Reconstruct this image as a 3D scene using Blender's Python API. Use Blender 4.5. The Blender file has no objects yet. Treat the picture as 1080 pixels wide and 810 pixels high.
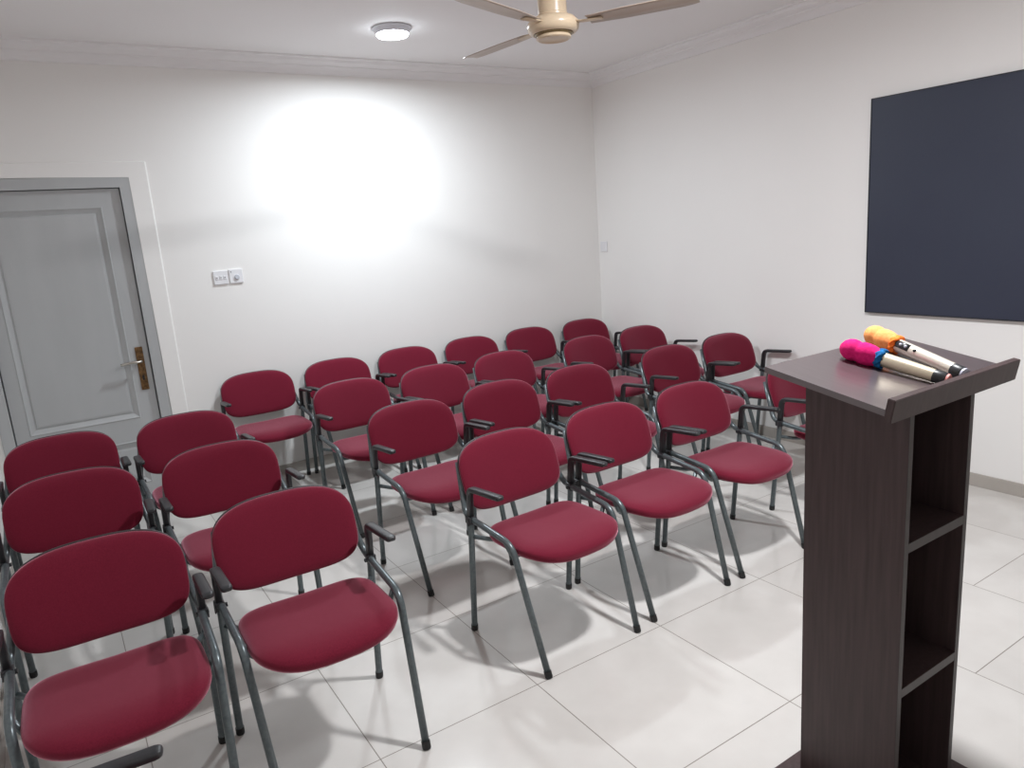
import bpy, bmesh, math
from mathutils import Vector, Matrix

C = bpy.context.scene.collection
S = bpy.context.scene
PI = math.pi

# ------------------------------------------------------------------ camera
def make_camera():
    yaw, pitch, roll = 0.56097, -0.21371, -0.07354
    cd = bpy.data.cameras.new('camera')
    cd.sensor_width = 36.0
    cd.lens = 25.527
    cd.clip_start = 0.02
    cam = bpy.data.objects.new('camera', cd)
    C.objects.link(cam)
    fwd = Vector((math.sin(yaw) * math.cos(pitch), math.cos(yaw) * math.cos(pitch), math.sin(pitch)))
    right = Vector((math.cos(yaw), -math.sin(yaw), 0))
    up = right.cross(fwd)
    c, s = math.cos(roll), math.sin(roll)
    r2 = c * right + s * up
    u2 = -s * right + c * up
    m = Matrix((r2, u2, -fwd)).transposed().to_4x4()
    m.translation = Vector((-1.2322, -1.9397, 1.5973))
    cam.matrix_world = m
    S.camera = cam
make_camera()

# ------------------------------------------------------------------ world, exposure
W = bpy.data.worlds.new('world')
S.world = W
W.use_nodes = True
W.node_tree.nodes['Background'].inputs[0].default_value = (0.9, 0.93, 1.0, 1)
W.node_tree.nodes['Background'].inputs[1].default_value = 0.05
S.view_settings.view_transform = 'Standard'
S.view_settings.look = 'None'
S.view_settings.exposure = 0.0
S.view_settings.gamma = 1.0
S.view_settings.use_curve_mapping = False
S.cycles.use_denoising = True
S.cycles.max_bounces = 14
S.cycles.diffuse_bounces = 10
LAMP_WATTS = (37.0, 63.0)             # the two ceiling lamps
LAMP_RIM = 25.0                      # radiance of the frosted rims
LAMP_SPREAD = (172.0, 180.0)                  # beam of the frosted lamps, degrees
LAMP_TINT = ((0.86, 0.94, 1.0), (0.965, 0.975, 1.0))

# ------------------------------------------------------------------ room measures
XR, YB, ZC = 2.934, 3.094, 2.775      # right wall, back wall, ceiling
XL, YF = -1.61, -5.4                  # left wall, wall behind the camera
FX, FY = 0.76, 0.70                   # ceiling fan
LAMPS = [(0.745, 2.235), (0.745, -0.62)]

# ------------------------------------------------------------------ materials
def mat(name, col, rough=0.5, metal=0.0, spec=0.5, coat=0.0):
    m = bpy.data.materials.new(name)
    m.use_nodes = True
    b = m.node_tree.nodes['Principled BSDF']
    b.inputs['Base Color'].default_value = (*col, 1)
    b.inputs['Roughness'].default_value = rough
    b.inputs['Metallic'].default_value = metal
    b.inputs['Specular IOR Level'].default_value = spec
    b.inputs['Coat Weight'].default_value = coat
    return m, m.node_tree, b

def noise_vary(nt, b, col_a, col_b, scale, stretch=(1, 1, 1), detail=4, lo=0.35, hi=0.65, bump=0.0, bump_scale=None):
    n, l = nt.nodes, nt.links
    tc = n.new('ShaderNodeTexCoord')
    mp = n.new('ShaderNodeMapping')
    mp.inputs['Scale'].default_value = stretch
    l.new(tc.outputs['Object'], mp.inputs['Vector'])
    tx = n.new('ShaderNodeTexNoise')
    tx.inputs['Scale'].default_value = scale
    tx.inputs['Detail'].default_value = detail
    l.new(mp.outputs['Vector'], tx.inputs['Vector'])
    rp = n.new('ShaderNodeValToRGB')
    rp.color_ramp.elements[0].position = lo
    rp.color_ramp.elements[1].position = hi
    rp.color_ramp.elements[0].color = (*col_a, 1)
    rp.color_ramp.elements[1].color = (*col_b, 1)
    l.new(tx.outputs['Fac'], rp.inputs['Fac'])
    l.new(rp.outputs['Color'], b.inputs['Base Color'])
    if bump:
        t2 = tx
        if bump_scale:
            t2 = n.new('ShaderNodeTexNoise')
            t2.inputs['Scale'].default_value = bump_scale
            t2.inputs['Detail'].default_value = 2
            l.new(tc.outputs['Object'], t2.inputs['Vector'])
        bp = n.new('ShaderNodeBump')
        bp.inputs['Strength'].default_value = bump
        bp.inputs['Distance'].default_value = 0.002
        l.new(t2.outputs['Fac'], bp.inputs['Height'])
        l.new(bp.outputs['Normal'], b.inputs['Normal'])
    return rp

M = {}
M['wall'], nt, b = mat('cream_wall_paint', (0.8, 0.77, 0.74), 0.55, spec=0.3)
noise_vary(nt, b, (0.86, 0.845, 0.825), (0.875, 0.86, 0.84), 1.2, bump=0.08, bump_scale=120)
M['ceiling'], nt, b = mat('white_ceiling_paint', (0.74, 0.72, 0.72), 0.7, spec=0.2)
noise_vary(nt, b, (0.87, 0.86, 0.86), (0.885, 0.875, 0.875), 1.0)
M['cornice'], nt, b = mat('white_plaster_cornice', (0.76, 0.74, 0.75), 0.6, spec=0.3)
noise_vary(nt, b, (0.87, 0.86, 0.865), (0.885, 0.875, 0.88), 3.0)
M['door'], nt, b = mat('grey_door_paint', (0.30, 0.325, 0.34), 0.4)
noise_vary(nt, b, (0.43, 0.44, 0.445), (0.46, 0.47, 0.475), 2.0, stretch=(3, 3, 0.6))
M['skirting'], nt, b = mat('beige_skirting_tile', (0.52, 0.475, 0.43), 0.25)
noise_vary(nt, b, (0.40, 0.37, 0.335), (0.44, 0.405, 0.37), 3.0)
M['fabric'], nt, b = mat('burgundy_fabric', (0.20, 0.017, 0.04), 0.9, spec=0.15)
noise_vary(nt, b, (0.134, 0.0075, 0.022), (0.168, 0.011, 0.029), 260, lo=0.3, hi=0.7, bump=0.25, bump_scale=700)
b.inputs['Sheen Weight'].default_value = 1.0
b.inputs['Sheen Roughness'].default_value = 0.4
b.inputs['Sheen Tint'].default_value = (1.0, 0.47, 0.58, 1)
M['steel'], nt, b = mat('grey_painted_steel', (0.085, 0.105, 0.113), 0.3, metal=0.35)
noise_vary(nt, b, (0.095, 0.117, 0.125), (0.125, 0.15, 0.157), 90)
M['plastic'], nt, b = mat('black_plastic', (0.022, 0.023, 0.026), 0.38)
noise_vary(nt, b, (0.02, 0.021, 0.024), (0.026, 0.027, 0.03), 200, bump=0.1, bump_scale=500)
M['shell'], nt, b = mat('dark_shell_plastic', (0.03, 0.02, 0.024), 0.5)
noise_vary(nt, b, (0.028, 0.019, 0.022), (0.034, 0.022, 0.026), 100)
M['cap'], nt, b = mat('black_rubber', (0.012, 0.012, 0.012), 0.6)
noise_vary(nt, b, (0.011, 0.011, 0.011), (0.015, 0.015, 0.015), 80)
def wood(name, stretch, lo, hi, rough, coat):
    m, nt, b = mat(name, lo, rough, spec=0.4, coat=coat)
    b.inputs['Coat Roughness'].default_value = 0.28
    b.inputs['Coat IOR'].default_value = 1.9
    noise_vary(nt, b, lo, hi, 14, stretch=stretch, detail=6, lo=0.3, hi=0.7, bump=0.06)
    return m
M['wood'] = wood('dark_wenge_laminate', (6, 6, 0.35), (0.046, 0.029, 0.029), (0.072, 0.047, 0.047), 0.45, 0)
M['woodtop'] = wood('dark_wenge_laminate_top', (7, 0.5, 3), (0.050, 0.034, 0.037), (0.085, 0.060, 0.066), 0.33, 1.0)
M['edge'] = wood('grey_brown_edge_band', (4, 4, 1), (0.040, 0.031, 0.030), (0.050, 0.041, 0.039), 0.4, 0)
M['board'], nt, b = mat('navy_board_surface', (0.034, 0.040, 0.066), 0.45, spec=0.4)
noise_vary(nt, b, (0.033, 0.039, 0.064), (0.038, 0.045, 0.070), 1.5)
M['boardedge'], nt, b = mat('black_board_edge', (0.012, 0.014, 0.018), 0.45)
noise_vary(nt, b, (0.011, 0.013, 0.017), (0.014, 0.016, 0.02), 5)
M['fan'], nt, b = mat('cream_fan_enamel', (0.68, 0.54, 0.38), 0.28)
noise_vary(nt, b, (0.66, 0.525, 0.37), (0.70, 0.56, 0.395), 6)
M['fanblade'], nt, b = mat('beige_fan_blade_enamel', (0.50, 0.41, 0.34), 0.35)
noise_vary(nt, b, (0.48, 0.395, 0.33), (0.52, 0.425, 0.35), 6)
M['fandark'], nt, b = mat('brass_fan_vent', (0.20, 0.145, 0.07), 0.35, metal=0.6)
noise_vary(nt, b, (0.17, 0.12, 0.06), (0.24, 0.18, 0.09), 40)
M['brass'], nt, b = mat('tarnished_brass', (0.16, 0.085, 0.035), 0.4, metal=0.7)
noise_vary(nt, b, (0.09, 0.05, 0.025), (0.30, 0.17, 0.075), 55, lo=0.3, hi=0.75, bump=0.3)
M['chrome'], nt, b = mat('worn_bright_lever_metal', (0.55, 0.52, 0.47), 0.25, metal=0.9)
noise_vary(nt, b, (0.50, 0.47, 0.42), (0.62, 0.59, 0.54), 30)
M['switch'], nt, b = mat('white_switch_plastic', (0.80, 0.80, 0.82), 0.3)
noise_vary(nt, b, (0.79, 0.79, 0.81), (0.82, 0.82, 0.84), 8)
M['switchgrey'], nt, b = mat('grey_switch_detail', (0.30, 0.30, 0.32), 0.4)
noise_vary(nt, b, (0.28, 0.28, 0.30), (0.33, 0.33, 0.35), 20)
M['knob'], nt, b = mat('grey_dimmer_knob', (0.55, 0.57, 0.62), 0.35)
noise_vary(nt, b, (0.53, 0.55, 0.60), (0.58, 0.60, 0.65), 20)
M['lamprim'], nt, b = mat('white_lamp_housing', (0.62, 0.62, 0.66), 0.35)
noise_vary(nt, b, (0.60, 0.60, 0.64), (0.64, 0.64, 0.68), 8)
for key, ca, cb, nm in (('pink', (0.66, 0.012, 0.15), (0.78, 0.022, 0.20), 'hot_pink_sponge'),
                        ('orange', (0.95, 0.34, 0.11), (1.0, 0.45, 0.16), 'light_orange_sponge'),
                        ('orangeband', (0.95, 0.19, 0.03), (1.0, 0.26, 0.05), 'orange_elastic'),
                        ('blue', (0.012, 0.11, 0.30), (0.02, 0.16, 0.40), 'blue_elastic')):
    M[key], nt, b = mat(nm, ca, 0.9, spec=0.15)
    noise_vary(nt, b, ca, cb, 120, bump=0.4, bump_scale=400)
M['gold'], nt, b = mat('champagne_metal_body', (0.74, 0.65, 0.49), 0.32, metal=0.55)
noise_vary(nt, b, (0.72, 0.63, 0.47), (0.77, 0.68, 0.52), 40)
M['silver'], nt, b = mat('pale_metal_body', (0.82, 0.76, 0.66), 0.3, metal=0.5)
noise_vary(nt, b, (0.80, 0.74, 0.64), (0.84, 0.78, 0.68), 40)
M['pinktip'], nt, b = mat('pale_pink_end_cap', (0.80, 0.33, 0.30), 0.5)
noise_vary(nt, b, (0.78, 0.31, 0.28), (0.83, 0.36, 0.33), 40)
M['greytip'], nt, b = mat('pale_grey_end_cap', (0.55, 0.56, 0.66), 0.4)
noise_vary(nt, b, (0.53, 0.54, 0.64), (0.57, 0.58, 0.68), 40)

def emission(name, col, strength):
    m = bpy.data.materials.new(name)
    m.use_nodes = True
    nt = m.node_tree
    nt.nodes.remove(nt.nodes['Principled BSDF'])
    e = nt.nodes.new('ShaderNodeEmission')
    e.inputs[0].default_value = (*col, 1)
    e.inputs[1].default_value = strength
    nt.links.new(e.outputs[0], nt.nodes['Material Output'].inputs[0])
    return m
for i_ in (0, 1):
    M['lampface%d' % i_] = emission('lit_frosted_diffuser', LAMP_TINT[i_], 14.0)
    M['lampside%d' % i_] = emission('lit_frosted_rim', LAMP_TINT[i_], LAMP_RIM)

def floor_material():
    m, nt, b = mat('polished_cream_floor_tile', (0.6, 0.57, 0.54), 0.14)
    n, l = nt.nodes, nt.links
    tc = n.new('ShaderNodeTexCoord')
    sp = n.new('ShaderNodeSeparateXYZ')
    l.new(tc.outputs['Object'], sp.inputs[0])
    def math_(op, a, v=None, w=None):
        k = n.new('ShaderNodeMath'); k.operation = op
        for i, q in enumerate((a, v, w)):
            if q is None: continue
            if isinstance(q, (int, float)): k.inputs[i].default_value = q
            else: l.new(q, k.inputs[i])
        return k.outputs[0]
    x, y = sp.outputs[0], sp.outputs[1]
    def dist(v):
        f = math_('FRACT', math_('MULTIPLY', math_('ADD', v, 60.0), 1 / 0.6))
        return math_('MULTIPLY', math_('MINIMUM', f, math_('SUBTRACT', 1.0, f)), 0.6)
    # one column of tiles near the lectern is laid out of step with its neighbours
    incol = math_('MULTIPLY', math_('MULTIPLY', math_('GREATER_THAN', x, 1.2), math_('LESS_THAN', x, 1.8)), math_('LESS_THAN', y, -0.05))
    ys = math_('ADD', y, math_('MULTIPLY', incol, 0.29))
    d = math_('MINIMUM', dist(x), dist(ys))
    line = math_('LESS_THAN', d, 0.0017)
    cell_x = math_('FLOOR', math_('MULTIPLY', math_('ADD', x, 60.0), 1 / 0.6))
    cell_y = math_('FLOOR', math_('MULTIPLY', math_('ADD', ys, 60.0), 1 / 0.6))
    cv = n.new('ShaderNodeCombineXYZ')
    l.new(cell_x, cv.inputs[0]); l.new(cell_y, cv.inputs[1])
    wn = n.new('ShaderNodeTexWhiteNoise'); wn.noise_dimensions = '3D'
    l.new(cv.outputs[0], wn.inputs['Vector'])
    ns = n.new('ShaderNodeTexNoise'); ns.inputs['Scale'].default_value = 5.0; ns.inputs['Detail'].default_value = 8
    l.new(tc.outputs['Object'], ns.inputs['Vector'])
    rp = n.new('ShaderNodeValToRGB')
    rp.color_ramp.elements[0].position = 0.3; rp.color_ramp.elements[0].color = (0.63, 0.605, 0.575, 1)
    rp.color_ramp.elements[1].position = 0.7; rp.color_ramp.elements[1].color = (0.69, 0.668, 0.637, 1)
    l.new(ns.outputs['Fac'], rp.inputs['Fac'])
    hs = n.new('ShaderNodeHueSaturation')
    l.new(rp.outputs['Color'], hs.inputs['Color'])
    l.new(math_('ADD', math_('MULTIPLY', wn.outputs['Value'], 0.05), 0.975), hs.inputs['Value'])
    mx = n.new('ShaderNodeMix'); mx.data_type = 'RGBA'
    l.new(line, mx.inputs['Factor'])
    l.new(hs.outputs['Color'], mx.inputs[6])
    mx.inputs[7].default_value = (0.24, 0.215, 0.19, 1)
    l.new(mx.outputs[2], b.inputs['Base Color'])
    l.new(math_('ADD', math_('MULTIPLY', line, 0.5), 0.13), b.inputs['Roughness'])
    return m
M['floor'] = floor_material()

# ------------------------------------------------------------------ helpers
def link(name, bm, material, parent=None, smooth=True, loc=None):
    me = bpy.data.meshes.new(name)
    bmesh.ops.recalc_face_normals(bm, faces=bm.faces[:])
    bm.to_mesh(me); bm.free()
    for p in me.polygons: p.use_smooth = smooth
    o = bpy.data.objects.new(name, me)
    mats = material if isinstance(material, (list, tuple)) else [material]
    for m in mats: me.materials.append(m)
    C.objects.link(o)
    if parent: o.parent = parent
    if loc: o.location = loc
    return o

def sharp(o, ang=35):
    me = o.data
    bm = bmesh.new(); bm.from_mesh(me)
    for e in bm.edges:
        if len(e.link_faces) == 2 and e.calc_face_angle(0) > math.radians(ang): e.smooth = False
    bm.to_mesh(me); bm.free()
    return o

def thing(name, label, cat, loc=(0, 0, 0), rz=0.0, group=None, kind=None):
    o = bpy.data.objects.new(name, None)
    o.empty_display_size = 0.1
    C.objects.link(o)
    o.location = loc; o.rotation_euler = (0, 0, rz)
    if label: o['label'] = label
    if cat: o['category'] = cat
    if group: o['group'] = group
    if kind: o['kind'] = kind
    return o

def structure(o, label, cat):
    o['kind'] = 'structure'; o['label'] = label; o['category'] = cat
    return o

def box(bm, x0, x1, y0, y1, z0, z1, bev=0.0, seg=2):
    vs = [bm.verts.new((x, y, z)) for x in (x0, x1) for y in (y0, y1) for z in (z0, z1)]
    f = [(0, 1, 3, 2), (4, 6, 7, 5), (0, 4, 5, 1), (2, 3, 7, 6), (0, 2, 6, 4), (1, 5, 7, 3)]
    fs = [bm.faces.new([vs[i] for i in q]) for q in f]
    if bev:
        es = list({e for q in fs for e in q.edges})
        bmesh.ops.bevel(bm, geom=es, offset=bev, segments=seg, affect='EDGES', profile=0.5)
    return vs

def boxes(*args, bev=0.0):
    bm = bmesh.new()
    for a in args: box(bm, *a, bev=bev)
    return bm

def round_path(pts, rad, n=6):
    """polyline with its inner corners turned into arcs"""
    P = [Vector(p) for p in pts]
    out = [P[0]]
    for i in range(1, len(P) - 1):
        r = rad[i - 1] if isinstance(rad, (list, tuple)) else rad
        a, b_ = (P[i - 1] - P[i]), (P[i + 1] - P[i])
        r = min(r, a.length * 0.49, b_.length * 0.49)
        s, e = P[i] + a.normalized() * r, P[i] + b_.normalized() * r
        for k in range(n + 1):
            t = k / n
            out.append(s * (1 - t) ** 2 + P[i] * 2 * t * (1 - t) + e * t ** 2)
    out.append(P[-1])
    return out

def sweep(bm, path, section, up=Vector((1, 0, 0)), scales=None, cap=True):
    """section(i) -> list of (u,v); u runs along `up`, v across it"""
    rings = []
    n = len(path)
    for i, p in enumerate(path):
        t = (path[min(i + 1, n - 1)] - path[max(i - 1, 0)]).normalized()
        u = (up - t * up.dot(t)).normalized()
        v = t.cross(u)
        k = scales[i] if scales else 1.0
        ku, kv = k if isinstance(k, tuple) else (k, k)
        rings.append([bm.verts.new(p + u * a * ku + v * c * kv) for a, c in section])
    m = len(section)
    for r0, r1 in zip(rings, rings[1:]):
        for j in range(m):
            bm.faces.new((r0[j], r0[(j + 1) % m], r1[(j + 1) % m], r1[j]))
    if cap:
        bm.faces.new(list(reversed(rings[0]))); bm.faces.new(rings[-1])
    return rings

def circle(r, n=12): return [(r * math.cos(2 * PI * k / n), r * math.sin(2 * PI * k / n)) for k in range(n)]
def rrect(a, b_, p=4.0, n=16):
    out = []
    for k in range(n):
        t = 2 * PI * (k + 0.5) / n
        c, s = math.cos(t), math.sin(t)
        out.append((a * math.copysign(abs(c) ** (2 / p), c), b_ * math.copysign(abs(s) ** (2 / p), s)))
    return out

def tube(bm, pts, r, rad=0.03, n=12, up=Vector((1, 0, 0)), seg=6):
    return sweep(bm, round_path(pts, rad, seg), circle(r, n), up)

def lathe(bm, prof, n=32, axis='z', close=True):
    rings = []
    for r, h in prof:
        if r < 1e-6:
            rings.append([bm.verts.new((0, 0, h))])
        else:
            rings.append([bm.verts.new((r * math.cos(2 * PI * k / n), r * math.sin(2 * PI * k / n), h)) for k in range(n)])
    for a, c in zip(rings, rings[1:]):
        for k in range(n):
            k2 = (k + 1) % n
            if len(a) == 1 and len(c) == 1: continue
            if len(a) == 1: bm.faces.new((a[0], c[k2], c[k]))
            elif len(c) == 1: bm.faces.new((a[k], a[k2], c[0]))
            else: bm.faces.new((a[k], a[k2], c[k2], c[k]))
    if close:
        if len(rings[0]) > 1: bm.faces.new(list(reversed(rings[0])))
        if len(rings[-1]) > 1: bm.faces.new(rings[-1])

def prism(bm, poly, axis_from, axis_to, place):
    """extrude a 2D polygon; place(u, v, w) gives the 3D point"""
    a = [bm.verts.new(place(u, v, axis_from)) for u, v in poly]
    c = [bm.verts.new(place(u, v, axis_to)) for u, v in poly]
    n = len(poly)
    bm.faces.new(list(reversed(a))); bm.faces.new(c)
    for i in range(n): bm.faces.new((a[i], a[(i + 1) % n], c[(i + 1) % n], c[i]))

def dup(root, loc, rz, label, group=None):
    r = root.copy(); C.objects.link(r)
    r.location = loc; r.rotation_euler = (0, 0, rz); r['label'] = label
    if group: r['group'] = group
    for ch in list(root.children):
        c = ch.copy(); C.objects.link(c); c.parent = r
        for g in ch.children:
            d = g.copy(); C.objects.link(d); d.parent = c
    return r

# ------------------------------------------------------------------ room shell
T = 0.12
structure(link('floor', boxes((XL - T, XR + T, YF - T, YB + T, -0.1, 0.0)), M['floor'], smooth=False), 'cream polished floor of large square tiles', 'floor')
structure(link('ceiling', boxes((XL - T, XR + T, YF - T, YB + T, ZC, ZC + 0.1)), M['ceiling'], smooth=False), 'plain white ceiling above the rows of chairs', 'ceiling')
DX0, DX1, DZ = -1.575, -0.668, 2.055           # door frame, outer
structure(link('wall_back', boxes((DX1, XR + T, YB, YB + T, 0, ZC), (XL - T, DX0, YB, YB + T, 0, ZC), (DX0, DX1, YB, YB + T, DZ, ZC)), M['wall'], smooth=False),
          'cream painted wall behind the last row with the grey door', 'wall')
structure(link('wall_right', boxes((XR, XR + T, YF, YB, 0, ZC)), M['wall'], smooth=False), 'cream painted wall carrying the dark navy board', 'wall')
structure(link('wall_left', boxes((XL - T, XL, YF, YB, 0, ZC)), M['wall'], smooth=False), 'cream painted wall along the left ends of the rows', 'wall')
structure(link('wall_front', boxes((XL - T, XR + T, YF - T, YF, 0, ZC)), M['wall'], smooth=False), 'cream painted wall opposite the seating', 'wall')

# cornice profile (distance from wall, height below ceiling)
CP = [(0, 0), (0.115, 0), (0.115, 0.012), (0.100, 0.016), (0.092, 0.030), (0.070, 0.042), (0.058, 0.046), (0.056, 0.054),
      (0.040, 0.060), (0.024, 0.072), (0.014, 0.086), (0.012, 0.096), (0, 0.096)]
def cornice(name, axis, sgn, wallpos, a, c, label):
    bm = bmesh.new()
    if axis == 'x': pl = lambda u, v, w: (w, wallpos + sgn * u, ZC - v)
    else: pl = lambda u, v, w: (wallpos + sgn * u, w, ZC - v)
    # mitred ends: each profile point is run back by its own distance from the wall
    A = [bm.verts.new(pl(u, v, a + u)) for u, v in CP]
    B = [bm.verts.new(pl(u, v, c - u)) for u, v in CP]
    n = len(CP)
    for i in range(n): bm.faces.new((A[i], A[(i + 1) % n], B[(i + 1) % n], B[i]))
    bm.faces.new(A); bm.faces.new(list(reversed(B)))
    structure(link(name, bm, M['cornice'], smooth=False), label, 'cornice')
cornice('trim_1', 'x', -1, YB, XL, XR, 'white stepped cornice along the top of the back wall')
cornice('trim_2', 'y', -1, XR, YF, YB, 'white stepped cornice along the top of the right wall')
cornice('trim_3', 'y', 1, XL, YF, YB, 'white stepped cornice along the top of the left wall')

def skirting(name, x0, x1, y0, y1, label):
    structure(link(name, boxes((x0, x1, y0, y1, 0, 0.074), bev=0.002), M['skirting'], smooth=False), label, 'baseboard')
skirting('baseboard_back', DX1 + 0.11, XR - 0.009, YB - 0.009, YB, 'low beige tile skirting under the back wall')
skirting('baseboard_right', XR - 0.009, XR, YF, YB, 'low beige tile skirting under the right wall')
skirting('baseboard_left', XL, XL + 0.009, YF, YB - 0.01, 'low beige tile skirting under the left wall')

# raised plaster band round the door
bm = bmesh.new()
pb = 0.018
prism(bm, [(DX1, 0), (DX1 + 0.10, 0), (DX1 + 0.10, DZ + 0.085), (XL + 0.001, DZ + 0.085), (XL + 0.001, DZ), (DX1, DZ)], YB - pb, YB, lambda u, v, w: (u, w, v))
bmesh.ops.bevel(bm, geom=bm.edges[:], offset=0.008, segments=1, affect='EDGES')
structure(link('trim_4', bm, M['wall'], smooth=False), 'raised cream plaster band around the grey door frame', 'trim')

# ------------------------------------------------------------------ door
door = thing('door_1', 'grey panelled door with brass handle in the back wall', 'door', ((DX0 + DX1) / 2, YB, 0), kind='structure')
cx = (DX0 + DX1) / 2
def dl(x): return x - cx
fw = 0.062
bm = bmesh.new()
prism(bm, [(dl(DX0), 0), (dl(DX0) + fw, 0), (dl(DX0) + fw, DZ - fw), (dl(DX1) - fw, DZ - fw), (dl(DX1) - fw, 0), (dl(DX1), 0), (dl(DX1), DZ), (dl(DX0), DZ)],
      -0.016, 0.09, lambda u, v, w: (u, w, v))
bmesh.ops.bevel(bm, geom=bm.edges[:], offset=0.003, segments=2, affect='EDGES')
link('door_frame', bm, M['door'], door, smooth=False)
lx0, lx1, lz1 = dl(DX0) + fw + 0.006, dl(DX1) - fw - 0.006, DZ - fw - 0.006
ly = 0.014                                     # face of the leaf
p_x0, p_x1 = dl(-1.437), dl(-0.842)
bm = bmesh.new()
ZU = (0.585, 1.885); ZL = (0.16, 0.445)
# stiles and rails
for a in ((lx0, p_x0, 0.006, lz1), (p_x1, lx1, 0.006, lz1), (p_x0, p_x1, 0.006, ZL[0]), (p_x0, p_x1, ZL[1], ZU[0]), (p_x0, p_x1, ZU[1], lz1)):
    box(bm, a[0], a[1], ly, ly + 0.04, a[2], a[3])
link('door_leaf', bm, M['door'], door, smooth=False)
def door_panel(z0, z1, name):
    bm = bmesh.new()
    steps = [(0.0, ly), (0.006, ly - 0.004), (0.016, ly + 0.004), (0.034, ly + 0.014), (0.040, ly + 0.014), (0.043, ly + 0.009), (0.055, ly + 0.007)]
    rings = []
    for ins, yy in steps:
        rings.append([bm.verts.new(v) for v in ((p_x0 + ins, yy, z0 + ins), (p_x1 - ins, yy, z0 + ins), (p_x1 - ins, yy, z1 - ins), (p_x0 + ins, yy, z1 - ins))])
    for r0, r1 in zip(rings, rings[1:]):
        for k in range(4): bm.faces.new((r0[k], r0[(k + 1) % 4], r1[(k + 1) % 4], r1[k]))
    bm.faces.new(rings[-1])
    back = [bm.verts.new(v) for v in ((p_x0, ly + 0.035, z0), (p_x1, ly + 0.035, z0), (p_x1, ly + 0.035, z1), (p_x0, ly + 0.035, z1))]
    for k in range(4): bm.faces.new((rings[0][k], back[k], back[(k + 1) % 4], rings[0][(k + 1) % 4]))
    bm.faces.new(list(reversed(back)))
    link(name, bm, M['door'], door, smooth=False)
door_panel(*ZU, 'door_panel'); door_panel(*ZL, 'door_panel')
h = link('door_handle', boxes((dl(-0.809), dl(-0.766), ly - 0.008, ly, 0.758, 1.03), bev=0.003), M['brass'], door, smooth=False)
h['label'] = 'tarnished brass handle plate'
bm = bmesh.new()
zl = 0.942
tube(bm, [(dl(-0.788), ly - 0.002, zl), (dl(-0.788), ly - 0.052, zl), (dl(-0.84), ly - 0.056, zl + 0.002), (dl(-0.905), ly - 0.050, zl - 0.006)], 0.0085, rad=0.014, up=Vector((0, 0, 1)))
lv = link('lever', bm, M['chrome'], h); lv['label'] = 'worn bright metal lever'
bm = bmesh.new(); box(bm, dl(-0.794), dl(-0.782), ly - 0.010, ly - 0.006, 0.82, 0.85, bev=0.002)
link('keyhole', bm, M['cap'], h, smooth=False)

# ------------------------------------------------------------------ switches
def plate(name, label, x0, x1, z0, z1):
    o = thing(name, label, 'switch', ((x0 + x1) / 2, YB, (z0 + z1) / 2))
    w, hh = (x1 - x0) / 2, (z1 - z0) / 2
    link('face_plate', boxes((-w, w, -0.011, 0, -hh, hh), bev=0.003), M['switch'], o, smooth=False)
    return o
s1 = plate('light_switch', 'white switch plate with three small rockers, left of the dimmer', -0.286, -0.197, 1.362, 1.450)
for k in (-1, 0, 1):
    bm = bmesh.new(); box(bm, k * 0.025 - 0.009, k * 0.025 + 0.009, -0.0145, -0.010, -0.012, 0.012, bev=0.0015)
    r = link('rocker', bm, M['switch'], s1, smooth=False)
    bm = bmesh.new(); box(bm, k * 0.025 - 0.004, k * 0.025 + 0.004, -0.0155, -0.014, -0.003, 0.003)
    link('rocker_mark', bm, M['switchgrey'], r, smooth=False)
s2 = plate('fan_dimmer', 'white dimmer plate with round knob, right of the three rocker switch', -0.187, -0.102, 1.362, 1.453)
bm = bmesh.new(); lathe(bm, [(0.0, 0.013), (0.013, 0.013), (0.0155, 0.011), (0.017, 0.0), ], 24)
bmesh.ops.rotate(bm, verts=bm.verts[:], cent=(0, 0, 0), matrix=Matrix.Rotation(PI / 2, 3, 'X'))
bmesh.ops.translate(bm, verts=bm.verts[:], vec=(0.004, -0.009, -0.006))
kn = sharp(link('knob', bm, M['knob'], s2))
kn['label'] = 'pale grey round knob'
bm = bmesh.new(); box(bm, -0.034, -0.027, -0.0125, -0.010, 0.026, 0.033)
link('indicator', bm, M['switchgrey'], s2, smooth=False)
o = thing('wall_socket', 'small white plate on the right wall close to the corner', 'switch', (XR, 3.019, 1.366))
link('face_plate', boxes((-0.010, 0, -0.044, 0.044, -0.044, 0.044), bev=0.003), M['switch'], o, smooth=False)
link('rocker', boxes((-0.0135, -0.009, -0.012, 0.012, -0.018, 0.018), bev=0.0015), M['switch'], o, smooth=False)

# ------------------------------------------------------------------ navy board
bd = thing('display_board', 'large dark navy board fixed to the right wall', 'board', (XR, 0.595, 0.936))
BW, BH = 2.44, 1.22
link('panel', boxes((-0.024, -0.002, -BW + 0.006, -0.006, 0.006, BH - 0.006)), M['board'], bd, smooth=False)
bm = bmesh.new()
for a in ((-BW, 0, 0, 0.006), (-BW, 0, BH - 0.006, BH), (-BW, -BW + 0.006, 0.006, BH - 0.006), (-0.006, 0, 0.006, BH - 0.006)):
    box(bm, -0.026, -0.0005, a[0], a[1], a[2], a[3])
fr = link('edge_frame', bm, M['boardedge'], bd, smooth=False); fr['label'] = 'thin black edge'

# ------------------------------------------------------------------ chair prototype
ch = thing('stacking_chair', 'x', 'chair')
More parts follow.
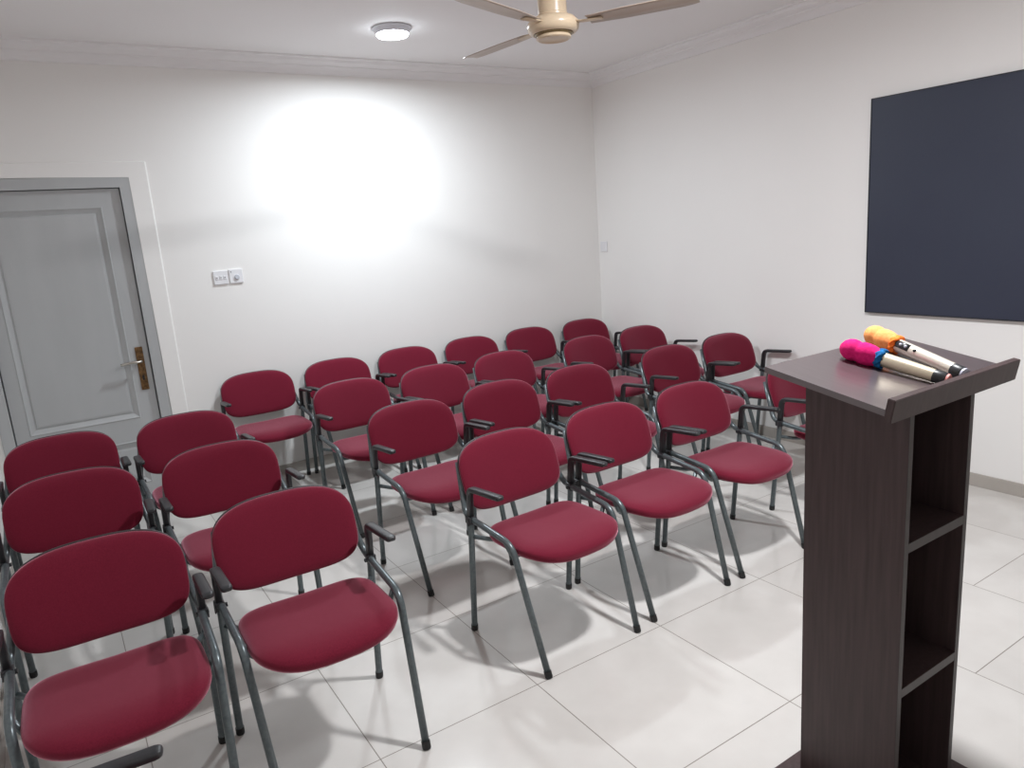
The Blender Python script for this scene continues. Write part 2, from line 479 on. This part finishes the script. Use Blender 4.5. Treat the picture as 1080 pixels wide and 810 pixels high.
# seat cushion: rounded plan, waterfall front edge, slightly dished
def cushion(bm, outline, place, thick_front, thick_back, n_prof=7):
    """outline: closed list of (u,v). rings shrink to the centre; place(u,v,w) maps with w = height above mid surface"""
    m = len(outline)
    cu = sum(p[0] for p in outline) / m; cv = sum(p[1] for p in outline) / m
    def ring(s, w): return [bm.verts.new(place(cu + (u - cu) * s, cv + (v - cv) * s, w)) for u, v in outline]
    rings = []
    for s in (0.25, 0.5, 0.72, 0.86, 0.94, 0.985):
        rings.append(ring(s, thick_front * (1 - s ** 7) ** 0.5))
    rings.append(ring(1.0, thick_front * 0.12))
    rings.append(ring(1.0, -thick_back * 0.55))
    rings.append(ring(0.985, -thick_back))
    for s in (0.9, 0.6, 0.3): rings.append(ring(s, -thick_back))
    for r0, r1 in zip(rings, rings[1:]):
        for k in range(m): bm.faces.new((r0[k], r0[(k + 1) % m], r1[(k + 1) % m], r1[k]))
    c0 = bm.verts.new(place(cu, cv, thick_front)); c1 = bm.verts.new(place(cu, cv, -thick_back))
    for k in range(m):
        bm.faces.new((c0, rings[0][(k + 1) % m], rings[0][k]))
        bm.faces.new((c1, rings[-1][k], rings[-1][(k + 1) % m]))

def superell(hw, v0, v1, n0, n1, n=56, grow=0.0):
    out = []
    vc = (v0 + v1) / 2; hv = (v1 - v0) / 2
    for k in range(n):
        t = 2 * PI * k / n
        c, s = math.cos(t), math.sin(t)
        p = n1 if s > 0 else n0
        out.append(((hw + grow) * math.copysign(abs(c) ** (2 / p), c), vc + (hv + grow) * math.copysign(abs(s) ** (2 / p), s)))
    return out

def seat_place(u, v, w):
    yy = v
    z = 0.437 + w + 0.010 * (u / 0.22) ** 2
    f = max(0.0, (0.10 - v) / 0.10)            # waterfall towards the front
    z -= 0.016 * f * f
    r = max(0.0, (v - 0.28) / 0.10)
    z += 0.010 * r * r
    return (u, yy, z)
bm = bmesh.new()
cushion(bm, superell(0.226, 0.002, 0.388, 3.0, 5.0), seat_place, 0.024, 0.020)
link('seat', bm, M['fabric'], ch)
bm = bmesh.new()
cushion(bm, superell(0.205, 0.03, 0.37, 2.9, 4.0, n=40), lambda u, v, w: (u, v, seat_place(u, v, 0)[2] - 0.0245 + w), 0.004, 0.006)
link('seat_pan', bm, M['shell'], ch)

BT = 0.375
def back_place(u, v, w):
    a = math.atan(BT)
    y = 0.452 + (v - 0.501) * BT - 0.030 * (u / 0.238) ** 2
    return (u, y - w * math.cos(a), v - w * math.sin(a) * 0.6)
BO = superell(0.2365, 0.501, 0.763, 4.4, 3.0, n=72)
BO = [(u * (1 - 0.022 * max(0, (0.62 - v) / 0.12)), v - (0.006 * (1 - (u / 0.2365) ** 2) if v < 0.6 else 0)) for u, v in BO]
bm = bmesh.new()
cushion(bm, BO, back_place, 0.024, 0.010)
link('backrest', bm, M['fabric'], ch)
bm = bmesh.new()
cushion(bm, [(u * 0.99, 0.632 + (v - 0.632) * 0.985) for u, v in BO], lambda u, v, w: back_place(u, v, w - 0.017), 0.006, 0.008)
link('backrest_shell', bm, M['shell'], ch)

R = 0.0122
for s in (-1, 1):
    bm = bmesh.new()
    a = back_place(0.215, 0.685, -0.036)
    c = back_place(0.236, 0.548, -0.034)
    path = [(s * 0.215, a[1], a[2]), (s * 0.238, c[1], c[2]), (s * 0.249, 0.446, 0.508), (s * 0.249, 0.385, 0.497), (s * 0.245, 0.145, 0.474), (s * 0.223, 0.0, 0.0)]
    tube(bm, path, R, rad=[0.04, 0.03, 0.03, 0.05], n=14)
    fr = link('side_frame', bm, M['steel'], ch)
    # cap axis follows the leg
    d = (Vector(path[4]) - Vector(path[5])).normalized()
    bm = bmesh.new(); p = Vector(path[5])
    sweep(bm, [p, p + d * 0.004, p + d * 0.026], circle(0.0142, 14), scales=[0.9, 1, 1])
    sharp(link('foot_cap', bm, M['cap'], fr))
    bm = bmesh.new()
    rl = [(s * 0.250, 0.456, 0.0), (s * 0.252, 0.405, 0.497)]
    sweep(bm, [Vector(rl[0]), Vector(rl[1])], circle(R, 14))
    lg = sharp(link('rear_leg', bm, M['steel'], ch))
    d = (Vector(rl[1]) - Vector(rl[0])).normalized(); p = Vector(rl[0])
    bm = bmesh.new()
    sweep(bm, [p, p + d * 0.004, p + d * 0.026], circle(0.0142, 14), scales=[0.9, 1, 1])
    sharp(link('foot_cap', bm, M['cap'], lg))
    # armrest: upright post, bend, padded bar with a rounded tip
    bm = bmesh.new()
    ax = s * 0.2535
    pts = round_path([(ax, 0.408, 0.480), (ax, 0.392, 0.628), (ax, 0.190, 0.644)], 0.032, 8)
    n = len(pts)
    sc = []
    for i, q in enumerate(pts):
        # post is narrow across and deep, pad is wide and flat
        t = min(1.0, max(0.0, (i - 1) / 8.0))
        sc.append((0.011 + 0.0055 * t, 0.014 - 0.004 * t))
    tip = pts[-1]; dr = (pts[-1] - pts[-2]).normalized()
    pts = pts + [tip + dr * 0.008, tip + dr * 0.013, tip + dr * 0.015]
    k = sc[-1]; sc = sc + [(k[0] * 0.92, k[1] * 0.9), (k[0] * 0.7, k[1] * 0.65), (k[0] * 0.35, k[1] * 0.3)]
    sweep(bm, pts, rrect(1.0, 1.0, 3.6, 16), scales=sc)
    ar = link('armrest', bm, M['plastic'], ch); ar['label'] = 'black plastic armrest'
    bm = bmesh.new()
    box(bm, ax - 0.015, ax + 0.015, 0.386, 0.424, 0.482, 0.512, bev=0.004)
    x_in, x_out = (ax + s * 0.012, ax + s * 0.0165)
    box(bm, min(x_in, x_out), max(x_in, x_out), 0.398, 0.410, 0.474, 0.506, bev=0.002)
    tube(bm, [(s * 0.230, 0.398, 0.496), (s * 0.2695, 0.404, 0.494)], 0.0075, n=8, up=Vector((0, 0, 1)))
    link('linking_clamp', bm, M['plastic'], ar, smooth=False)
for yy, zz, xx in ((0.412, 0.424, 0.2505), (0.190, 0.412, 0.240)):
    bm = bmesh.new()
    if yy > 0.3:
        tube(bm, [(-xx, yy, zz), (-0.19, yy - 0.07, zz - 0.012), (0.19, yy - 0.07, zz - 0.012), (xx, yy, zz)], 0.009, rad=0.03, n=10, up=Vector((0, 0, 1)))
    else:
        tube(bm, [(-0.243, yy, 0.470), (-0.215, yy, zz - 0.010), (0.215, yy, zz - 0.010), (0.243, yy, 0.470)], 0.009, rad=0.03, n=10, up=Vector((0, 0, 1)))
    link('crossbar', bm, M['steel'], ch)

D = math.radians
GR = 'burgundy padded chairs set out in rows'
chairs = [
    # front row, left to right
    (-1.246, -0.046, -1.0, 'burgundy chair at the left wall end of the front row, largest in the photo'),
    (-0.685, -0.046, -0.5, 'burgundy chair second from the left wall in the front row, beside the narrow aisle'),
    (0.279, 0.015, 2.5, 'burgundy front row chair just right of the aisle, all its legs in view'),
    (0.830, 0.045, 1.2, 'burgundy front row chair second right of the aisle, in the middle of the photo'),
    (1.376, 0.054, 0.3, 'burgundy front row chair third right of the aisle, its seat clear of the lectern'),
    (2.110, -0.008, -1.0, 'burgundy front row chair half hidden behind the left edge of the lectern'),
    # second row
    (-1.288, 0.830, -2.1, 'burgundy chair at the left wall end of the second row, only its backrest clear'),
    (-0.719, 0.787, -0.2, 'burgundy second row chair beside the aisle, directly behind the second front row chair'),
    (0.222, 0.835, 1.4, 'burgundy second row chair first right of the aisle, an empty floor gap before it'),
    (0.779, 0.887, 0.9, 'burgundy second row chair second right of the aisle, behind the full-view front chair'),
    (1.331, 0.888, 1.2, 'burgundy second row chair third right of the aisle, behind the middle front row chair'),
    (2.090, 0.921, 0.0, 'burgundy second row chair second from the right wall, behind the third front chair'),
    (2.640, 0.924, -0.4, 'burgundy second row chair beside the right wall, just above the lectern corner'),
    # third row
    (-1.290, 1.596, -0.2, 'burgundy chair at the left wall end of the third row, before the grey door'),
    (-0.728, 1.563, 0.3, 'burgundy third row chair beside the aisle, below the brass door handle'),
    (0.222, 1.665, 1.8, 'burgundy third row chair first right of the aisle'),
    (0.773, 1.659, 1.7, 'burgundy third row chair second right of the aisle'),
    (1.327, 1.694, 2.2, 'burgundy third row chair third right of the aisle'),
    (2.074, 1.700, 2.6, 'burgundy third row chair second from the right wall'),
    (2.624, 1.725, 2.2, 'burgundy third row chair beside the right wall'),
    # back row against the wall
    (-0.135, 2.505, 0.0, 'burgundy back row chair nearest the door, standing slightly apart on the left'),
    (0.424, 2.499, 0.6, 'burgundy back row chair second from the door end, against the wall'),
    (0.975, 2.503, 1.2, 'burgundy back row chair third from the door end, against the wall'),
    (1.527, 2.500, 1.2, 'burgundy back row chair fourth from the door end, against the wall'),
    (2.077, 2.498, 0.4, 'burgundy back row chair second from the right corner, against the wall'),
    (2.626, 2.466, -0.6, 'burgundy back row chair in the right hand corner of the room'),
    # beside the camera, turned sideways
    (-1.066, -0.772, 79.0, 'black-armed chair turned sideways at the photo\'s bottom left, only an armrest tip showing'),
]
for i, (x, y, a, lab) in enumerate(chairs):
    if i == 0:
        ch.location = (x, y, 0); ch.rotation_euler = (0, 0, D(a)); ch['label'] = lab; ch['group'] = GR
    else:
        dup(ch, (x, y, 0), D(a), lab, GR)

# ------------------------------------------------------------------ lectern
LX0, LX1, LYF, LYB = 0.342, 0.628, -1.092, -0.826       # body
SX0, SX1 = 0.222, 0.778                                  # top slab
lc = thing('lectern', 'dark wood lectern with open shelves and sloping top at the right', 'lectern', ((LX0 + LX1) / 2, (LYF + LYB) / 2, 0))
ox, oy = lc.location.x, lc.location.y
def L(x): return x - ox
def Ly(y): return y - oy
SB, SF = (-0.795, 1.216), (-1.120, 1.157)               # top surface of the slab, rear and speaker's edge (y, z)
slope = (SB[1] - SF[1]) / (SB[0] - SF[0])
def topz(y): return SF[1] + (y - SF[0]) * slope
ST = 0.015
PT = 0.018
BZ = 0.030
def panel_yz(name, x0, x1, poly, m, par=lc):
    bm = bmesh.new()
    prism(bm, poly, L(x0), L(x1), lambda u, v, w: (w, Ly(u), v))
    return link(name, bm, m, par, smooth=False)
def under(y): return topz(y) - ST - 0.0005
link('base', boxes((L(0.268), L(0.702), Ly(-1.155), Ly(-0.780), 0, BZ), bev=0.002), M['wood'], lc, smooth=False)
for x0, x1 in ((LX0, LX0 + PT), (LX1 - PT, LX1)):
    p = panel_yz('side_panel', x0, x1, [(LYF + 0.001, BZ), (LYB, BZ), (LYB, under(LYB)), (LYF + 0.001, under(LYF))], M['wood'])
    q = panel_yz('edge_band', x0 + 0.0005, x1 - 0.0005, [(LYF, BZ), (LYF + 0.001, BZ), (LYF + 0.001, under(LYF)), (LYF, under(LYF))], M['edge'], p)
    q['label'] = 'grey brown edge band'
panel_yz('front_panel', LX0 + PT, LX1 - PT, [(LYB - PT, BZ), (LYB - 0.0005, BZ), (LYB - 0.0005, under(LYB)), (LYB - PT, under(LYB - PT))], M['wood'])
for zs in (0.782, 0.398):
    p = link('shelf', boxes((L(LX0 + PT), L(LX1 - PT), Ly(LYF + 0.0012), Ly(LYB - PT), zs, zs + 0.024)), M['wood'], lc, smooth=False)
    q = link('edge_band', boxes((L(LX0 + PT), L(LX1 - PT), Ly(LYF), Ly(LYF + 0.0012), zs + 0.0003, zs + 0.0237)), M['edge'], p, smooth=False)
    q['label'] = 'grey brown edge band'
panel_yz('top', SX0, SX1, [(SF[0] + 0.018, topz(SF[0] + 0.018) - ST), (SB[0], SB[1] - ST), (SB[0], SB[1]), (SF[0] + 0.018, topz(SF[0] + 0.018))], M['woodtop'])
# book lip: stands square to the slope
th = math.atan(slope); ca, sa = math.cos(th), math.sin(th)
def sl(u, w): return (SF[0] + u * ca - w * sa, SF[1] + u * sa + w * ca)   # u along the slope, w square to it
bm = bmesh.new()
poly = [sl(0, -0.028), sl(0.0178, -0.028), sl(0.0178, 0.026), sl(0, 0.026)]
prism(bm, poly, L(SX0), L(SX1), lambda u, v, w: (w, Ly(u), v))
bmesh.ops.bevel(bm, geom=bm.edges[:], offset=0.0015, segments=2, affect='EDGES')
link('book_lip', bm, M['wood'], lc, smooth=False)

# ------------------------------------------------------------------ microphones
def microphone(name, label, head, tail, cover, band, body, end, tip, buttons):
    """head and tail: (x, y) on the slope; the mic lies on its widest rings"""
    hx, hy = head; tx, ty = tail
    n = Vector((0, -slope, 1)).normalized()
    H = Vector((hx, hy, topz(hy))) + n * 0.0285
    Tt = Vector((tx, ty, topz(ty))) + n * 0.0155
    d = (Tt - H).normalized()
    u = (n - d * n.dot(d)).normalized(); v = u.cross(d)
    Lm = (Tt - H).length
    root = thing(name, label, 'microphone', H)
    rotm = Matrix((v, u, d)).transposed()
    root.rotation_euler = rotm.to_euler()
    def part(nm, prof, m, par=root, n_=28):
        bm = bmesh.new(); lathe(bm, prof, n_)
        return link(nm, bm, m, par)
    e = Lm
    bstart = 0.098
    bd_ = part('body', [(0.0165, bstart - 0.012), (0.0178, bstart), (0.0172, 0.16), (0.0155, e - 0.034)], body)
    sharp(bd_)
    cv = part('sponge_cover', [(0, -0.004), (0.010, -0.002), (0.019, 0.005), (0.0255, 0.015), (0.028, 0.026), (0.0276, 0.034), (0.0252, 0.041), (0.0253, 0.045),
                               (0.028, 0.053), (0.0283, 0.064), (0.027, 0.076), (0.0235, 0.088), (0.0205, 0.096), (0.0188, 0.098)], cover)
    cv['label'] = 'soft sponge cover'
    bm = bmesh.new()
    N = 56; rings = []
    for a in range(6):
        t = a / 5
        ring = []
        for k in range(N):
            ph = 2 * PI * k / N
            r = 0.0190 + 0.0052 * math.sin(PI * (0.15 + 0.7 * t)) + 0.0022 * math.sin(9 * ph + a) * (0.4 + abs(t - 0.5)) + 0.0012 * math.sin(5 * ph + 2)
            z = 0.092 + 0.016 * t + 0.0030 * math.sin(7 * ph + 1.3 * a)
            ring.append(bm.verts.new((r * math.cos(ph), r * math.sin(ph), z)))
        rings.append(ring)
    inner = [[bm.verts.new((0.0176 * math.cos(2 * PI * k / N), 0.0176 * math.sin(2 * PI * k / N), z)) for k in range(N)] for z in (0.108, 0.092)]
    rings = rings + inner
    for a in range(len(rings)):
        r0, r1 = rings[a], rings[(a + 1) % len(rings)]
        for k in range(N): bm.faces.new((r0[k], r0[(k + 1) % N], r1[(k + 1) % N], r1[k]))
    link('elastic_band', bm, band, root)
    sharp(part('end_grip', [(0.0155, e - 0.034), (0.0160, e - 0.032), (0.0158, e - 0.008), (0.0145, e - 0.006)], end))
    sharp(part('end_cap', [(0.0142, e - 0.006), (0.0142, e - 0.001), (0.011, e + 0.001), (0, e + 0.001)], tip))
    if buttons:
        # control strip let into the side of the body that faces the camera
        side = Vector((-0.80, 0.0, 0.60))
        ang = math.atan2(side.dot(u), side.dot(v))
        bm = bmesh.new()
        NA = 8; rows = []
        for z in (0.106, 0.150):
            rows.append([bm.verts.new((0.0182 * math.cos(ang + (k / NA - 0.5) * 1.1), 0.0182 * math.sin(ang + (k / NA - 0.5) * 1.1), z)) for k in range(NA + 1)] +
                        [bm.verts.new((0.0160 * math.cos(ang + (0.5 - k / NA) * 1.1), 0.0160 * math.sin(ang + (0.5 - k / NA) * 1.1), z)) for k in range(NA + 1)])
        m_ = len(rows[0])
        for k in range(m_): bm.faces.new((rows[0][k], rows[0][(k + 1) % m_], rows[1][(k + 1) % m_], rows[1][k]))
        bm.faces.new(rows[0]); bm.faces.new(list(reversed(rows[1])))
        st = link('control_strip', bm, M['plastic'], root)
        for z in (0.124, 0.140):
            bm = bmesh.new(); c = Vector((0.0183 * math.cos(ang), 0.0183 * math.sin(ang), z))
            bmesh.ops.create_uvsphere(bm, u_segments=10, v_segments=6, radius=0.004, matrix=Matrix.Translation(c))
            link('button', bm, M['greytip'], st)
        bm = bmesh.new(); c = Vector((0.0165 * math.cos(ang), 0.0165 * math.sin(ang), 0.168))
        bmesh.ops.create_uvsphere(bm, u_segments=10, v_segments=6, radius=0.0045, matrix=Matrix.Translation(c))
        link('switch', bm, M['plastic'], root)
    return root
microphone('microphone', 'microphone with hot pink sponge cover and blue band lying on the lectern', (0.459, -0.842), (0.488, -1.096),
           M['pink'], M['blue'], M['gold'], M['plastic'], M['pinktip'], False)
microphone('microphone', 'microphone with orange sponge cover lying behind the pink one on the lectern', (0.640, -0.800), (0.566, -1.094),
           M['orange'], M['orangeband'], M['silver'], M['plastic'], M['greytip'], True)

# ------------------------------------------------------------------ ceiling lights
def ceiling_light(i, label):
    x, y = LAMPS[i]
    o = thing('ceiling_light', label, 'light', (x, y, ZC), group='round ceiling lights')
    bm = bmesh.new()
    lathe(bm, [(0.0, 0.0), (0.112, 0.0), (0.116, -0.004), (0.116, -0.010), (0.108, -0.014), (0.098, -0.030), (0.0935, -0.036), (0.0935, -0.030), (0.0, -0.030)], 40)
    hs = sharp(link('housing', bm, M['lamprim'], o))
    bm = bmesh.new()
    lathe(bm, [(0.0930, -0.031), (0.0930, -0.040), (0.088, -0.048)], 40, close=False)
    link('diffuser_rim', bm, M['lampside%d' % i], o)
    bm = bmesh.new()
    lathe(bm, [(0.088, -0.048), (0.0, -0.050)], 40, close=False)
    link('diffuser', bm, M['lampface%d' % i], o)
    ld = bpy.data.lights.new('lamp_beam', 'AREA')
    ld.shape = 'DISK'; ld.size = 0.176; ld.energy = LAMP_WATTS[i]; ld.color = LAMP_TINT[i]; ld.spread = math.radians(LAMP_SPREAD[i])
    lo = bpy.data.objects.new('lamp_beam', ld); C.objects.link(lo)
    lo.parent = o; lo.location = (0, 0, -0.0515)
    return o
ceiling_light(0, 'bright round ceiling light near the back wall')
ceiling_light(1, 'bright round ceiling light out of view above the lectern')

# ------------------------------------------------------------------ ceiling fan
fan = thing('ceiling_fan', 'cream ceiling fan with three blades hanging over the seats', 'fan', (FX, FY, ZC))
hz = 2.405 - ZC                                # blade plane
bm = bmesh.new()
lathe(bm, [(0.0, 0), (0.075, 0), (0.078, -0.01), (0.064, -0.05), (0.0, -0.05)], 36)
sharp(link('canopy', bm, M['fan'], fan))
bm = bmesh.new()
lathe(bm, [(0.0, -0.045), (0.058, -0.045), (0.060, -0.06), (0.0605, hz + 0.045), (0.066, hz + 0.040), (0.066, hz + 0.034), (0.0, hz + 0.034)], 36)
sharp(link('motor_cover', bm, M['fan'], fan))
bm = bmesh.new()
lathe(bm, [(0.0, hz + 0.033), (0.070, hz + 0.033), (0.092, hz + 0.026), (0.107, hz + 0.010), (0.110, hz - 0.006), (0.106, hz - 0.020), (0.096, hz - 0.030), (0.086, hz - 0.034),
           (0.082, hz - 0.030), (0.0, hz - 0.028)], 44)
sharp(link('hub', bm, M['fan'], fan))
bm = bmesh.new()
lathe(bm, [(0.081, hz - 0.031), (0.081, hz - 0.036), (0.074, hz - 0.041), (0.068, hz - 0.041), (0.068, hz - 0.031)], 44)
vr = link('vent_ring', bm, M['fandark'], fan); vr['label'] = 'dark brass vent ring'
bm = bmesh.new()
lathe(bm, [(0.0, hz - 0.030), (0.066, hz - 0.030), (0.074, hz - 0.046), (0.073, hz - 0.052), (0.066, hz - 0.056), (0.060, hz - 0.053), (0.0, hz - 0.055)], 44)
sharp(link('bottom_cap', bm, M['fan'], fan))
for ang in (-58, 96, 201):
    a = D(ang)
    def pl(r, t, z):
        return (r * math.cos(a) - t * math.sin(a), r * math.sin(a) + t * math.cos(a), z)
    bm = bmesh.new()
    N = 14; top, bot = [], []
    pitch = -math.tan(D(7))
    for i in range(N + 1):
        r = 0.155 + (0.60 - 0.155) * i / N
        w = 0.042 + 0.013 * min(1, i / 5)
        if i >= N - 1: w *= (0.93 if i == N - 1 else 0.78)
        row = []
        for tt in (-w, -w * 0.5, 0, w * 0.5, w):
            cam_ = 0.004 * (1 - (tt / w) ** 2)
            row.append((r, tt, hz - 0.002 + tt * pitch + cam_))
        top.append([bm.verts.new(pl(*q)) for q in row])
        bot.append([bm.verts.new(pl(q[0], q[1], q[2] - 0.0025)) for q in row])
    for i in range(N):
        for j in range(4):
            bm.faces.new((top[i][j], top[i + 1][j], top[i + 1][j + 1], top[i][j + 1]))
            bm.faces.new((bot[i][j], bot[i][j + 1], bot[i + 1][j + 1], bot[i + 1][j]))
        bm.faces.new((top[i][0], bot[i][0], bot[i + 1][0], top[i + 1][0]))
        bm.faces.new((top[i][4], top[i + 1][4], bot[i + 1][4], bot[i][4]))
    for i in (0, N):
        for j in range(4): bm.faces.new((top[i][j], top[i][j + 1], bot[i][j + 1], bot[i][j]))
    bl = link('blade', bm, M['fanblade'], fan)
    bm = bmesh.new()
    sweep(bm, [Vector(pl(0.095, 0, hz)), Vector(pl(0.13, 0, hz - 0.004)), Vector(pl(0.215, 0, hz - 0.007))], rrect(0.003, 0.018, 4, 12), up=Vector((0, 0, 1)))
    link('blade_bracket', bm, M['fan'], bl)
